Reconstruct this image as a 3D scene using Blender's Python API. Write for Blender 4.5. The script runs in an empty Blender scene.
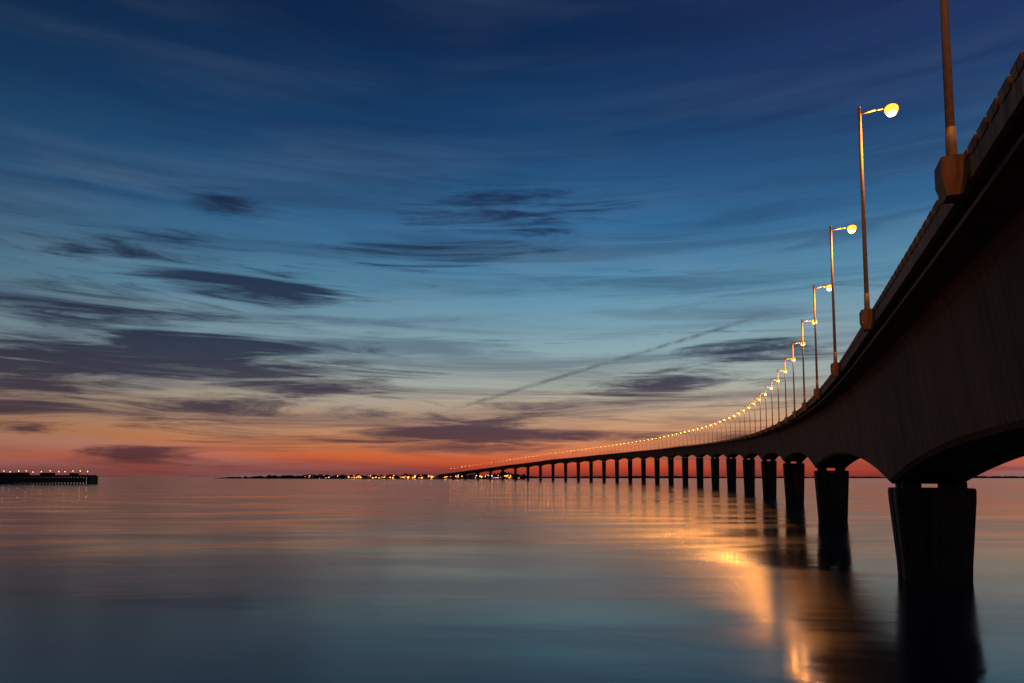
import bpy, math, random
import numpy as np
from mathutils import Vector
random.seed(4)
rng=np.random.RandomState(7)
scene=bpy.context.scene
scene.view_settings.view_transform='Standard'
scene.view_settings.look='None'
scene.view_settings.exposure=0
scene.view_settings.gamma=1

F=682.67; EYE=7.6; TILT=math.radians(4.3); PPY=425.5
def lin(c):
    o=[]
    for v in c:
        v/=255.0
        o.append(v/12.92 if v<=.04045 else ((v+.055)/1.055)**2.4)
    return (o[0],o[1],o[2],1)
def px2azel(px,py):
    u=(px-512)/F; v=(PPY-py)/F
    fw=math.cos(TILT)-v*math.sin(TILT); up=math.sin(TILT)+v*math.cos(TILT)
    return math.atan2(u,fw), math.atan2(up,math.hypot(u,fw))

# ---------------- camera
cd=bpy.data.cameras.new('camera'); cam=bpy.data.objects.new('camera',cd)
scene.collection.objects.link(cam); scene.camera=cam
cd.sensor_width=36; cd.lens=24; cd.shift_y=84/1024; cd.clip_start=.1; cd.clip_end=90000
cam.location=(0,0,EYE); cam.rotation_euler=(math.radians(90)+TILT,0,0)

# ---------------- node helpers
class NT:
    def __init__(s,nt): s.nt=nt
    def n(s,t,**k):
        nd=s.nt.nodes.new(t)
        for a,b in k.items(): setattr(nd,a,b)
        return nd
    def set(s,sock,v):
        if isinstance(v,bpy.types.NodeSocket): s.nt.links.new(v,sock)
        elif v is not None: sock.default_value=v
    def m(s,op,a,b=None,c=None,clamp=False):
        nd=s.n('ShaderNodeMath',operation=op,use_clamp=clamp)
        s.set(nd.inputs[0],a); s.set(nd.inputs[1],b)
        if c is not None: s.set(nd.inputs[2],c)
        return nd.outputs[0]
    def mr(s,v,a,b,c,d,smooth=True):
        nd=s.n('ShaderNodeMapRange'); nd.interpolation_type='SMOOTHSTEP' if smooth else 'LINEAR'
        s.set(nd.inputs[0],v)
        for i,x in enumerate((a,b,c,d)): s.set(nd.inputs[i+1],x)
        return nd.outputs[0]
    def comb(s,x,y,z=0.0):
        nd=s.n('ShaderNodeCombineXYZ'); s.set(nd.inputs[0],x); s.set(nd.inputs[1],y); s.set(nd.inputs[2],z); return nd.outputs[0]
    def noise(s,vec,scale,detail=4,rough=.5,dist=0.0):
        nd=s.n('ShaderNodeTexNoise'); s.set(nd.inputs['Vector'],vec)
        nd.inputs['Scale'].default_value=scale; nd.inputs['Detail'].default_value=detail
        nd.inputs['Roughness'].default_value=rough; nd.inputs['Distortion'].default_value=dist
        return nd.outputs['Fac']
    def ramp(s,f,stops,interp='LINEAR'):
        nd=s.n('ShaderNodeValToRGB'); cr=nd.color_ramp; cr.interpolation=interp
        while len(cr.elements)<len(stops): cr.elements.new(.5)
        for e,(p,c) in zip(cr.elements,sorted(stops,key=lambda q:q[0])):
            e.position=p; e.color=c
        s.set(nd.inputs[0],f); return nd.outputs[0]
    def mix(s,f,a,b,mode='MIX'):
        nd=s.n('ShaderNodeMix',data_type='RGBA',blend_type=mode)
        s.set(nd.inputs[0],f); s.set(nd.inputs[6],a); s.set(nd.inputs[7],b); return nd.outputs[2]
    def mapping(s,vec,loc=(0,0,0),rot=(0,0,0),sc=(1,1,1),typ='POINT'):
        nd=s.n('ShaderNodeMapping',vector_type=typ); s.set(nd.inputs[0],vec)
        nd.inputs[1].default_value=loc
        nd.inputs[2].default_value=rot; nd.inputs[3].default_value=sc
        return nd.outputs[0]

# ---------------- world sky
w=bpy.data.worlds.new('World'); scene.world=w; w.use_nodes=True
try: w.cycles.sampling_method='NONE'
except Exception: pass
w.node_tree.nodes.clear(); N=NT(w.node_tree)
tc=N.n('ShaderNodeTexCoord'); sep=N.n('ShaderNodeSeparateXYZ'); w.node_tree.links.new(tc.outputs['Generated'],sep.inputs[0])
X,Y,Z=sep.outputs
az=N.m('ARCTAN2',X,Y); el=N.m('ABSOLUTE',N.m('ARCSINE',Z))
eld=N.m('MULTIPLY',el,180/math.pi)
ET=60.0
def st(d,c): return (d/ET,lin(c))
elw=N.m('DIVIDE',eld,ET)
skyc=N.ramp(elw,[st(0,(132,48,42)),st(.7,(188,70,46)),st(1.6,(218,104,60)),st(3.0,(216,140,92)),st(5.0,(204,168,134)),
   st(7.5,(176,180,168)),st(10.5,(142,172,180)),st(15,(98,150,178)),st(20,(55,109,154)),st(27,(28,70,115)),st(34,(15,43,83)),st(60,(11,26,54))])
away=N.ramp(elw,[st(0,(88,50,48)),st(2,(144,82,60)),st(4,(136,106,90)),st(10,(78,96,118)),st(20,(34,64,100)),st(34,(12,33,63)),st(60,(9,22,48))])
def azt(d): return .5+d/360
g=lambda v:(v,v,v,1)
azf=N.m('ADD',N.m('DIVIDE',az,2*math.pi),.5)
dirm=N.ramp(azf,[(0,g(1)),(azt(-95),g(.95)),(azt(-45),g(.45)),(azt(-25),g(.14)),(azt(5),g(0)),(azt(45),g(.03)),(azt(80),g(.6)),(azt(120),g(1))])
bright=N.ramp(azf,[(0,g(.5)),(azt(-60),g(.55)),(azt(-38),g(.72)),(azt(-15),g(.90)),(azt(8),g(1.0)),(azt(38),g(.94)),(azt(100),g(.6)),(1,g(.5))])
base=N.mix(dirm,skyc,away)
base=N.mix(1.0,base,bright,'MULTIPLY')
vt=N.m('MULTIPLY',N.mr(az,.0,.6,0,1),N.mr(eld,14,34,0,.5))
base=N.mix(vt,base,lin((44,54,100)))
ae=N.comb(az,el,0.0)
# thin high cirrus, soft
cv=N.mapping(ae,rot=(0,0,math.radians(-6)),sc=(1.6,13,1))
cn=N.noise(cv,1.4,5,.5,.5)
cir=N.m('MULTIPLY',N.mr(cn,.42,.80,0,1),N.mr(eld,5,26,.34,.06,False))
base=N.mix(cir,base,lin((156,164,172)))
cv3=N.mapping(ae,loc=(3.3,1.7,0),rot=(0,0,math.radians(4)),sc=(1.9,27,1))
cn3=N.noise(cv3,1.2,6,.6,.6)
ck=N.m('MULTIPLY',N.mr(cn3,.41,.66,0,1),N.mr(eld,3,30,.64,.26,False))
kcol=N.ramp(N.m('DIVIDE',eld,30),[(0,lin((110,60,58))),(.12,lin((116,88,86))),(.3,lin((66,80,102))),(.6,lin((38,60,92))),(1,lin((23,40,74)))])
base=N.mix(ck,base,kcol)
# cloud banks: long thin streaks
wv=N.mapping(ae,loc=(1.1,.4,0),rot=(0,0,math.radians(-4)),sc=(2.9,34,1))
wn=N.noise(wv,1.25,8,.68,.8)
blobs=[(520,207,125,20,2,.42),(180,266,150,20,-5,.34),(400,250,130,15,-5,.32),(290,284,80,11,0,.24),(95,345,170,19,2,.28),(30,298,90,11,0,.22),
 (215,402,195,26,-6,.28),(505,430,80,16,0,.32),(640,388,66,10,3,.36),(222,201,42,9,0,.38),(140,455,50,6,0,.38),(760,352,85,18,8,.27),
 (10,408,60,9,0,.26),(330,372,140,13,-4,.23),(690,425,95,12,0,.28),(410,438,70,7,0,.24),(250,330,160,14,-3,.2),(60,375,80,10,0,.2),(900,440,120,10,0,.2)]
tot=None
for (bx,by,rx,ry,rt,am) in blobs:
    a,e=px2azel(bx,by)
    k=1/F; cs=math.cos(a)**2
    mp=N.mapping(ae,loc=(a,e,0),rot=(0,0,math.radians(rt)),sc=(rx*k*1.45*cs,ry*k*1.9,1),typ='TEXTURE')
    ln=N.n('ShaderNodeVectorMath',operation='LENGTH'); N.set(ln.inputs[0],mp)
    b=N.mr(ln.outputs['Value'],0,1.35,am,0)
    tot=b if tot is None else N.m('ADD',tot,b)
wn2=N.m('ADD',.5,N.m('MULTIPLY',N.m('SUBTRACT',wn,.5),1.9))
dens=N.m('ADD',N.m('ADD',wn2,N.mr(eld,6,28,.02,-.19,False)),tot)
mask=N.m('MULTIPLY',N.mr(dens,.56,1.0,0,1),.95)
ccol=N.ramp(N.m('DIVIDE',eld,30),[(0,lin((92,46,48))),(.06,lin((98,60,64))),(.16,lin((78,64,76))),(.33,lin((50,58,80))),(.6,lin((34,50,80))),(1,lin((28,44,78)))])
ccol=N.mix(1.0,ccol,bright,'MULTIPLY')
base=N.mix(mask,base,ccol)
# contrail
a0,e0=px2azel(440,410); a1,e1=px2azel(775,308)
L=math.hypot(a1-a0,e1-e0); ang=math.atan2(e1-e0,a1-a0)
mp=N.mapping(ae,loc=((a0+a1)/2,(e0+e1)/2,0),rot=(0,0,ang),sc=(L/2,.0034,1),typ='TEXTURE')
s2=N.n('ShaderNodeSeparateXYZ'); N.set(s2.inputs[0],mp)
curve=N.m('ADD',s2.outputs[1],N.m('MULTIPLY',N.m('POWER',s2.outputs[0],2.0),1.3))
tn=N.noise(N.mapping(ae,sc=(26,26,1)),2,3,.6)
tr=N.m('MULTIPLY',N.mr(N.m('ABSOLUTE',curve),0,1.4,1,0),N.mr(N.m('ABSOLUTE',s2.outputs[0]),.7,1.05,1,0))
tr=N.m('MULTIPLY',tr,N.mr(tn,.3,.65,.2,.7))
base=N.mix(tr,base,lin((92,90,104)))
base=N.mix(N.mr(Z,-.03,-.002,1,0),base,lin((25,32,48)))
bg=N.n('ShaderNodeBackground'); N.set(bg.inputs[0],base); bg.inputs[1].default_value=.95
wo=N.n('ShaderNodeOutputWorld'); w.node_tree.links.new(bg.outputs[0],wo.inputs[0])

# ---------------- materials
def mat(name):
    m=bpy.data.materials.new(name); m.use_nodes=True
    return m,NT(m.node_tree),m.node_tree.nodes['Principled BSDF']
def simple(name,col,rough=.6,metal=0,var=.25,scale=3.0):
    m,n,p=mat(name)
    t=n.n('ShaderNodeTexCoord')
    f=n.noise(t.outputs['Object'],scale,5,.6)
    c=n.mix(n.mr(f,.3,.7,0,1),(*[v*(1-var) for v in col],1),(*[min(1,v*(1+var)) for v in col],1))
    n.set(p.inputs['Base Color'],c); p.inputs['Roughness'].default_value=rough; p.inputs['Metallic'].default_value=metal
    return m
def emis(name,col,s):
    m,n,p=mat(name)
    p.inputs['Base Color'].default_value=(.02,.02,.02,1)
    p.inputs['Emission Color'].default_value=(*col,1); p.inputs['Emission Strength'].default_value=s
    try: m.cycles.emission_sampling='NONE'
    except Exception: pass
    return m
def concrete(name,c0,c1):
    m,n,p=mat(name)
    uv=n.n('ShaderNodeUVMap'); uv.uv_map='UVMap'
    sp=n.n('ShaderNodeSeparateXYZ'); n.set(sp.inputs[0],uv.outputs[0])
    t=n.n('ShaderNodeTexCoord')
    big=n.noise(t.outputs['Object'],.25,5,.6)
    col=n.mix(n.mr(big,.3,.7,0,1),(*c0,1),(*c1,1))
    stv=n.comb(n.m('MULTIPLY',sp.outputs[0],1.6),n.m('MULTIPLY',sp.outputs[1],.12),0.0)
    sn=n.noise(stv,1.0,6,.65)
    col=n.mix(n.mr(sn,.40,.64,0,.9),col,(c0[0]*.25,c0[1]*.23,c0[2]*.2,1))
    seg=n.m('FLOOR',n.m('DIVIDE',sp.outputs[0],3.5))
    wnn=n.n('ShaderNodeTexWhiteNoise',noise_dimensions='1D'); n.set(wnn.inputs['W'],seg)
    col=n.mix(n.m('MULTIPLY',wnn.outputs['Value'],.55),col,(c1[0]*1.35,c1[1]*1.3,c1[2]*1.2,1))
    fr=n.m('FRACT',n.m('DIVIDE',sp.outputs[0],3.5))
    jn=n.m('LESS_THAN',fr,.018)
    col=n.mix(n.m('MULTIPLY',jn,.8),col,(.02,.016,.012,1))
    n.set(p.inputs['Base Color'],col); p.inputs['Roughness'].default_value=.85
    bm=n.n('ShaderNodeBump'); bm.inputs['Strength'].default_value=.25; bm.inputs['Distance'].default_value=.05
    n.set(bm.inputs['Height'],n.m('SUBTRACT',n.noise(t.outputs['Object'],4,6,.6),jn)); n.set(p.inputs['Normal'],bm.outputs[0])
    return m
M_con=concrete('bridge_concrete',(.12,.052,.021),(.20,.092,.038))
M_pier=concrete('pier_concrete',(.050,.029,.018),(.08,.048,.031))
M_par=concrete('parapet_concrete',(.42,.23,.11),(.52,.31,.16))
M_asph=simple('asphalt',(.05,.05,.052),.9,0,.2,1.5)
M_paint=simple('road_paint',(.75,.75,.72),.6,0,.1)
M_steel=simple('painted_steel',(.50,.38,.25),.6,0,.15,6)
M_rail=simple('rail_steel',(.24,.19,.14),.6,.1,.15,6)
M_dark=simple('dark_housing',(.09,.08,.07),.6,.0,.1)
M_glow=emis('sodium_bulb',(1,.36,.05),40)
M_amber=emis('amber_bowl',(1,.36,.035),2.6)
M_rust=simple('jetty_steel',(.05,.04,.035),.8,0,.3,.5)
M_land=simple('shore_vegetation',(.03,.032,.025),.95,0,.4,.02)
M_wall=simple('render_wall',(.30,.27,.24),.8,0,.2,.3)
M_roof=simple('tile_roof',(.20,.09,.06),.8,0,.2,.3)
M_white=emis('white_light',(1,.62,.28),12)
M_blue=emis('blue_light',(.30,.20,1),8)
M_orange=emis('orange_light',(1,.27,.035),38)

def mkobj(name,verts,faces,mats,fm=None,uvs=None,parent=None,smooth=False):
    me=bpy.data.meshes.new(name); me.from_pydata([tuple(v) for v in verts],[],faces)
    for m in mats: me.materials.append(m)
    if fm is not None: me.polygons.foreach_set('material_index',fm)
    if uvs is not None:
        l=me.uv_layers.new(name='UVMap')
        li=np.zeros(len(me.loops),dtype=np.int32); me.loops.foreach_get('vertex_index',li)
        l.data.foreach_set('uv',np.array(uvs,dtype=np.float32)[li].ravel())
    if smooth: me.polygons.foreach_set('use_smooth',[True]*len(me.polygons))
    me.update()
    o=bpy.data.objects.new(name,me); scene.collection.objects.link(o)
    if parent: o.parent=parent
    return o
def empty(name):
    o=bpy.data.objects.new(name,None); scene.collection.objects.link(o); return o
class MB:
    def __init__(s): s.v=[];s.f=[];s.m=[];s.uv=[]
    def box(s,x0,x1,y0,y1,z0,z1,mi=0,taper=0,tr=None):
        b=len(s.v)
        pts=[(x0+taper,y0+taper,z0),(x1-taper,y0+taper,z0),(x1-taper,y1-taper,z0),(x0+taper,y1-taper,z0),(x0,y0,z1),(x1,y0,z1),(x1,y1,z1),(x0,y1,z1)]
        for p in pts:
            s.uv.append((p[0]+p[1],p[2]))
            s.v.append(tr(p) if tr else p)
        for f in ((0,3,2,1),(4,5,6,7),(0,1,5,4),(1,2,6,5),(2,3,7,6),(3,0,4,7)):
            s.f.append(tuple(b+i for i in f)); s.m.append(mi)
    def tube(s,p0,p1,r0,r1,n=10,mi=0,cap=True):
        p0=Vector(p0);p1=Vector(p1);d=(p1-p0).normalized()
        a=Vector((0,0,1)) if abs(d.z)<.9 else Vector((1,0,0))
        u=d.cross(a).normalized();v=d.cross(u)
        b=len(s.v)
        for p,r in((p0,r0),(p1,r1)):
            for i in range(n):
                t=2*math.pi*i/n; q=p+u*math.cos(t)*r+v*math.sin(t)*r
                s.v.append(tuple(q)); s.uv.append((q.x+q.y,q.z))
        for i in range(n):
            j=(i+1)%n; s.f.append((b+i,b+j,b+n+j,b+n+i)); s.m.append(mi)
        if cap:
            s.f.append(tuple(b+n+i for i in range(n))); s.m.append(mi)
            s.f.append(tuple(b+n-1-i for i in range(n))); s.m.append(mi)
    def ell(s,c,r,mi,nu=12,nv=8):
        b=len(s.v)
        for j in range(nv+1):
            ph=math.pi*j/nv
            for i in range(nu):
                t=2*math.pi*i/nu
                s.v.append((c[0]+r[0]*math.sin(ph)*math.cos(t),c[1]+r[1]*math.sin(ph)*math.sin(t),c[2]+r[2]*math.cos(ph))); s.uv.append((0,0))
        for j in range(nv):
            for i in range(nu):
                k=(i+1)%nu
                s.f.append((b+j*nu+i,b+(j+1)*nu+i,b+(j+1)*nu+k,b+j*nu+k)); s.m.append(mi)
    def obj(s,name,mats,parent=None,smooth=False):
        return mkobj(name,s.v,s.f,mats,s.m,s.uv,parent,smooth)

# ---------------- bridge path
DS=1.0; S0=-200; S1=1900
ss=np.arange(S0,S1+DS,DS)
ah=np.radians(20.6-.0293*ss)
dx=np.sin(ah)*DS; dy=np.cos(ah)*DS
i0=int(-S0/DS)
cx=np.cumsum(dx); cy=np.cumsum(dy); cx=cx-cx[i0]+31.7; cy=cy-cy[i0]+52
kn=[(-400,8.4),(-200,8.9),(-60,9.2),(-36,9.3),(-15,9.7),(6,9.75),(27,10.1),(50,10.7),(71,11.4),(141,13.7),(211,15.9),(350,20.4),(560,26.5),(800,31),(1000,33),(1250,32.5),(1500,26),(1700,17),(1900,6),(2100,-3)]
sx=np.arange(-300,2001,1.0)
zz=np.interp(sx,[k[0] for k in kn],[k[1] for k in kn])
ker=np.hanning(41); ker/=ker.sum(); zz=np.convolve(np.pad(zz,20,mode='edge'),ker,'valid')
def P(s,off=0,z=0):
    x=np.interp(s,ss,cx); y=np.interp(s,ss,cy); a=math.radians(20.6-.0293*s)
    zd=np.interp(s,sx,zz)+EYE-.3
    return (x+math.cos(a)*off,y-math.sin(a)*off,zd+z)
piers=[-70+70*i for i in range(0,28)]
piers=[p+ (0 if p<=0 else 1) for p in piers]
def depth(s):
    DP=10.0-.7*min(1,max(0,s/120.)); DM=7.3-.4*min(1,max(0,s/120.))
    t=((s-1)/70.0)%1.0
    return DM+(DP-DM)*abs(2*t-1)**2.2
H=5.35
bridge=empty('road_bridge')
def sweep(name,prof,s0,s1,step,mats,closed=True,parent=bridge,smooth=False):
    v=[];uv=[];f=[]
    S=np.arange(s0,s1+.01,step); n=None
    for s in S:
        pr=prof(s); n=len(pr)
        for (o,z) in pr:
            v.append(P(s,o,z)); uv.append((s,z))
    for i in range(len(S)-1):
        for j in range(n if closed else n-1):
            k=(j+1)%n
            f.append((i*n+j,i*n+k,(i+1)*n+k,(i+1)*n+j))
    if closed:
        f.append(tuple(range(n))[::-1]); f.append(tuple((len(S)-1)*n+i for i in range(n)))
    return mkobj(name,v,f,mats,None,uv,parent,smooth)
def girder(s):
    d=depth(s)
    return [(-H+.2,-.02),(-H+.2,-.34),(-4.3,-.55),(-3.6,-.85),(-3.3,-1.45),(-2.6,-d+.25),(-2.35,-d),(2.35,-d),(2.6,-d+.25),(3.3,-1.45),(3.6,-.85),(4.3,-.55),(H-.2,-.34),(H-.2,-.02)]
sweep('box_girder',girder,-199,1895,2.5,[M_con])
for sgn,nm in((-1,'left'),(1,'right')):
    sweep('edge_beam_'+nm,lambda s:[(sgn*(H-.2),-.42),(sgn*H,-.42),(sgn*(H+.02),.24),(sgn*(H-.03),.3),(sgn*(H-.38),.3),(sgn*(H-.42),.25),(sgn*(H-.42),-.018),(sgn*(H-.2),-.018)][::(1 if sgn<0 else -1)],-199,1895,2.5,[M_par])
    sweep('drain_pipe_'+nm,lambda s:[(sgn*(H-.5+.1*math.cos(t)),-.62+.1*math.sin(t)) for t in [i*math.pi/3 for i in range(6)]],-199,600,5,[M_dark])
    for k,h in enumerate((.5,.8)):
        sweep('rail_%s_%d'%(nm,k),lambda s:[(sgn*(H-.75+.05*math.cos(t)),h+.06*math.sin(t)) for t in [math.pi/4+i*math.pi/2 for i in range(4)]],-199,1895,5,[M_rail])
sweep('road_surface',lambda s:[(-H+.43,0.0),(H-.43,0.0)],-199,1895,2.5,[M_asph],closed=False)
mb=MB()
for s in np.arange(-195,900,2.5):
    for sg in(-1,1):
        c=P(s,sg*(H-.75),0)
        mb.box(c[0]-.04,c[0]+.04,c[1]-.04,c[1]+.04,c[2],c[2]+.75,0)
mb.obj('rail_posts',[M_rail],bridge)
mb=MB()
for s in np.arange(-120,260,1.0):
    c=Vector(P(s,-H-.02,0)); d=Vector(P(s+1,-H-.02,0))-c; a=math.atan2(d.y,d.x)
    def tr(p,c=c,a=a): return (c.x+p[0]*math.cos(a)-p[1]*math.sin(a),c.y+p[0]*math.sin(a)+p[1]*math.cos(a),c.z+p[2])
    mb.box(-.40,.40,-.20,.09,.14,.42,0,.05,tr)
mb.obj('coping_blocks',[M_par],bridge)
mb=MB()
for s in np.arange(-195,1890,13.0):
    q=[P(s,-.08,.006),P(s,.08,.006),P(s+3,.08,.006),P(s+3,-.08,.006)]
    b=len(mb.v); mb.v+=q; mb.uv+=[(0,0)]*4; mb.f.append((b,b+1,b+2,b+3)); mb.m.append(0)
mb.obj('centre_line',[M_paint],bridge)

def pier(s,idx):
    c=P(s,0,0); zb=c[2]-depth(s); a=math.radians(20.6-.0293*s)
    bx=(math.cos(a),-math.sin(a)); by=(math.sin(a),math.cos(a))
    top=zb-.45
    def ring(hx,hy,z):
        r=.45; g_=.5; gd=.12
        def corner():
            return [(hx-r+r*math.cos(k/3*math.pi/2),hy-r+r*math.sin(k/3*math.pi/2)) for k in range(4)]
        q=[(hx,-g_),(hx-gd,-g_*.7),(hx-gd,g_*.7),(hx,g_)]+corner()+[(g_,hy),(g_*.7,hy-gd),(-g_*.7,hy-gd),(-g_,hy)]
        q+=[(-x,y) for x,y in corner()[::-1]]
        q+=[(-hx,g_),(-hx+gd,g_*.7),(-hx+gd,-g_*.7),(-hx,-g_)]
        q+=[(-x,-y) for x,y in corner()]
        q+=[(-g_,-hy),(-g_*.7,-hy+gd),(g_*.7,-hy+gd),(g_,-hy)]
        q+=[(x,-y) for x,y in corner()[::-1]]
        return [(c[0]+x*bx[0]+y*by[0],c[1]+x*bx[1]+y*by[1],z) for x,y in q]
    v=[];uv=[];f=[]
    zs=[(-3,2.1,2.0),(0,2.15,2.02),(1.2,2.2,2.05),(top-.9,2.55,2.28),(top-.2,2.57,2.3),(top,2.52,2.25)]
    n=None
    for z,hx,hy in zs:
        r=ring(hx,hy,z); n=len(r); v+=r; uv+=[(i*.7,z) for i in range(n)]
    for i in range(len(zs)-1):
        for j in range(n):
            k=(j+1)%n; f.append((i*n+j,i*n+k,(i+1)*n+k,(i+1)*n+j))
    f.append(tuple((len(zs)-1)*n+i for i in range(n)))
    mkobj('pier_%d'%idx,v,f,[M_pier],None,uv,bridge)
    mb=MB()
    def tr(p): return (c[0]+p[0]*bx[0]+p[1]*by[0],c[1]+p[0]*bx[1]+p[1]*by[1],p[2])
    for ox in(-1.45,1.45):
        for oy in(-1.1,1.1):
            mb.box(ox-.6,ox+.6,oy-.6,oy+.6,top-.01,zb+.02,0,0,tr)
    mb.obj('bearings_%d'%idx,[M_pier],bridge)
for i,s in enumerate(piers):
    if P(s,0,0)[2]-depth(s)>1.5: pier(s,i)

# ---------------- street lamps (shared mesh)
def lampmesh():
    mb=MB()
    mb.box(-.66,.02,-.5,.5,-.25,.36,1)
    mb.box(-.66,.02,-.5,.5,-.78,-.252,1,.14)
    mb.box(-.52,-.06,-.22,.22,.362,.42,2)
    mb.tube((-.29,0,.42),(-.29,0,1.4),.15,.145,14,0)
    mb.tube((-.29,0,1.4),(-.29,0,12.75),.125,.085,14,0)
    mb.ell((-.29,0,12.76),(.1,.1,.06),0,10,4)
    mb.tube((-.29,0,12.35),(.55,0,12.45),.05,.045,8,0)
    mb.tube((.55,0,12.45),(1.0,0,12.44),.045,.04,8,0)
    mb.ell((1.40,0,12.58),(.30,.24,.10),2,14,8)
    mb.ell((1.40,0,12.32),(.38,.37,.32),4,18,12)
    mb.ell((1.40,0,12.20),(.30,.29,.29),3,18,12)
    for a in range(4):
        x=-.29+.17*(1 if a%2 else -1); y=.15*(1 if a>1 else -1)
        mb.tube((x,y,.42),(x,y,.5),.025,.025,6,2)
    return mb
mbl=lampmesh()
lamp0=None; s=-15.6-21.2*7
while s<1850:
    loc=P(s,-H-.04,0); a=math.radians(20.6-.0293*s)
    if lamp0 is None:
        o=mbl.obj('street_lamp',[M_steel,M_par,M_dark,M_glow,M_amber],None,False); lamp0=o
        o.data.polygons.foreach_set('use_smooth',[len(p.vertices)==4 and p.material_index!=1 for p in o.data.polygons])
    else:
        o=bpy.data.objects.new('street_lamp',lamp0.data); scene.collection.objects.link(o)
    o.location=loc; o.rotation_euler=(0,0,-a)
    ld=bpy.data.lights.new('sodium_light','POINT'); ld.color=(1,.32,.035); ld.energy=2000; ld.shadow_soft_size=.12
    lo=bpy.data.objects.new('sodium_light',ld); scene.collection.objects.link(lo)
    lo.parent=o; lo.location=(1.40,0,11.65)
    s+=21.2

# ---------------- water
R=45000
me_v=[(-R,-3000,0),(R,-3000,0),(R,R,0),(-R,R,0)]
m,n,p=mat('sea_water')
t=n.n('ShaderNodeTexCoord')
ov=t.outputs['Object']
p.inputs['Base Color'].default_value=(.014,.021,.043,1)
p.inputs['IOR'].default_value=1.58
n1=n.noise(n.mapping(ov,rot=(0,0,math.radians(6)),sc=(.010,.030,1)),1.0,1.5,.4,1.2)
n2=n.noise(n.mapping(ov,rot=(0,0,math.radians(-10)),sc=(.05,.16,1)),1.0,3,.5,1.0)
n4=n.noise(n.mapping(ov,rot=(0,0,math.radians(-7)),loc=(40,9,0),sc=(.010,.045,1)),1.0,4,.6,1.8)
n.set(p.inputs['Roughness'],n.mr(n4,.36,.62,.10,.19))
h=n.m('ADD',n.m('MULTIPLY',n1,1.0),n.m('MULTIPLY',n2,.20))
bm=n.n('ShaderNodeBump'); bm.inputs['Strength'].default_value=1; bm.inputs['Distance'].default_value=.20
n.set(bm.inputs['Height'],h); n.set(p.inputs['Normal'],bm.outputs[0])
mkobj('sea_water',me_v,[(0,1,2,3)],[m])

# ---------------- distant shore
def shore(name,u0,u1,D0,hfun,wid=400,n=400):
    v=[];f=[]
    rows=[(0,-.5),(8,.15),(30,.9),(80,1.0),(wid,.7)]
    for i in range(n+1):
        u=u0+(u1-u0)*i/n
        hh=hfun(i/n)
        for r,(d,k) in enumerate(rows):
            D=D0(i/n)+d
            z=-.5 if r==0 else hh*k*(1+ (rng.rand()-.5)*.55)
            v.append((u*D,D,max(z,.3) if r else -.5))
    nr=len(rows)
    for i in range(n):
        for r in range(nr-1):
            f.append((i*nr+r,(i+1)*nr+r,(i+1)*nr+r+1,i*nr+r+1))
    return mkobj(name,v,f,[M_land])
nz=lambda x,k:.5+.5*math.sin(x*k+math.sin(x*k*.37)*2)
shore('distant_shore',-.435,.02,lambda t:3100-1150*t,lambda t:(3+8*min(1,t*3)+6*nz(t,31)*nz(t,83)+4*nz(t,190))*min(1,t*12+.15))
shore('distant_coast',.0,1.6,lambda t:3600+600*t,lambda t:(5+4*nz(t,60)+3*nz(t,130)))
mb=MB()
for i in range(60):
    t=.35+.62*rng.rand(); u=-.435+.455*t; D=3100-1150*t-6-10*rng.rand()+14
    wd=8+8*rng.rand(); hgt=4+5*rng.rand(); x=u*D; dp=9; z0=1
    mb.box(x,x+wd,D-dp,D,z0,z0+hgt,0)
    b=len(mb.v); zt=z0+hgt
    mb.v+=[(x-.4,D-dp-.4,zt),(x+wd+.4,D-dp-.4,zt),(x+wd+.4,D+.4,zt),(x-.4,D+.4,zt),(x-.4,D-dp/2,zt+2.6),(x+wd+.4,D-dp/2,zt+2.6)]
    mb.uv+=[(0,0)]*6
    for ff in((0,1,5,4),(2,3,4,5),(0,4,3),(1,2,5)): mb.f.append(tuple(b+k for k in ff)); mb.m.append(1)
mb.obj('distant_town',[M_wall,M_roof])
mb=MB()
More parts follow.
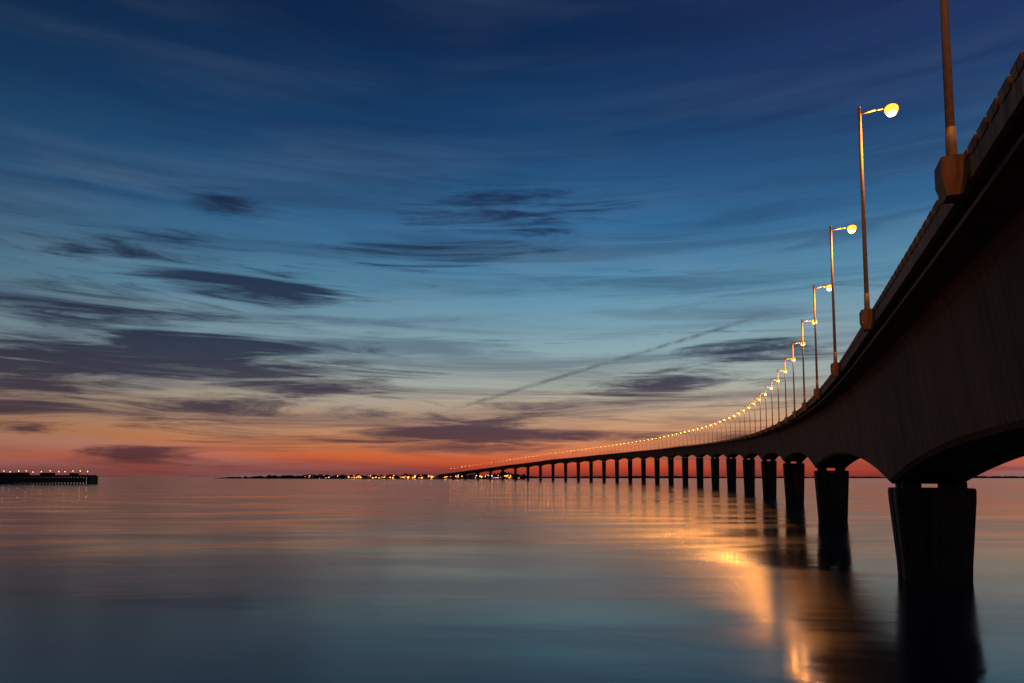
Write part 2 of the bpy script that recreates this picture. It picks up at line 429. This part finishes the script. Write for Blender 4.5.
for i in range(120):
    t=.25+.73*rng.rand()**.7; u=-.435+.455*t; D=3100-1150*t-14-15*rng.rand()
    hh=3+9*rng.rand(); r=.35+.5*rng.rand()**2
    mb.tube((u*D,D,0),(u*D,D,hh),.12,.1,5,0)
    mb.ell((u*D,D,hh+r),(r,r,r),rng.choice([1,1,1,1,2]),6,4)
for px in (494,498,432):
    u=(px-512)/F; D=1880; mb.tube((u*D,D,0),(u*D,D,4),.15,.12,5,0); mb.ell((u*D,D,5.2),(1.0,.8,.8),3 if px!=432 else 2,8,5)
mb.obj('harbour_lights',[M_dark,M_orange,M_white,M_blue])

# ---------------- jetty on the left
j=MB(); JD=745.0
xl=-.86*JD; xr=(90-512)/F*JD
j.box(xl,xr,JD,JD+14,8.2,9.6,0)
j.box(xl,xr-3,JD+.5,JD+13,7.4,8.19,0)
x=xl+2
while x<xr-1:
    for yy in(1,7,13): j.tube((x,JD+yy,-3),(x,JD+yy,7.5),.55,.55,8,0)
    x+=3.4
    j.tube((x-3.4,JD+1,.5),(x,JD+1,7.3),.18,.18,5,0)
j.box(xl,xr-4,JD-.6,JD+.4,1.6,6.6,0)
j.box(xr-1.4,xr+1,JD-1,JD+15,-3,8.6,0)
x=xl
while x<xr:
    j.tube((x,JD+.3,9.6),(x,JD+.3,10.8),.07,.07,5,0); x+=3
j.tube((xl,JD+.3,10.8),(xr,JD+.3,10.8),.08,.08,5,0); j.tube((xl,JD+.3,10.2),(xr,JD+.3,10.2),.06,.06,5,0)
for (a,b_,h_) in((xl,xl+108,2.4),(xl+124,xl+136,2.2),(xr-24,xr-18,1.8)):
    j.box(a,b_,JD+4,JD+11,9.61,9.61+h_,0); j.box(a-.4,b_+.4,JD+3.6,JD+11.4,9.61+h_,9.9+h_,0)
for x in list(np.arange(xl+84,xr,8.5)):
    x+=rng.rand()*3
    hh=3.0+1.4*rng.rand()
    j.tube((x,JD+1.5,9.6),(x,JD+1.5,9.6+hh),.1,.08,5,0); j.ell((x,JD+1.5,9.7+hh),(.27,.24,.22),1 if rng.rand()<.6 else 2,8,5)
j.obj('jetty',[M_rust,M_white,M_orange])
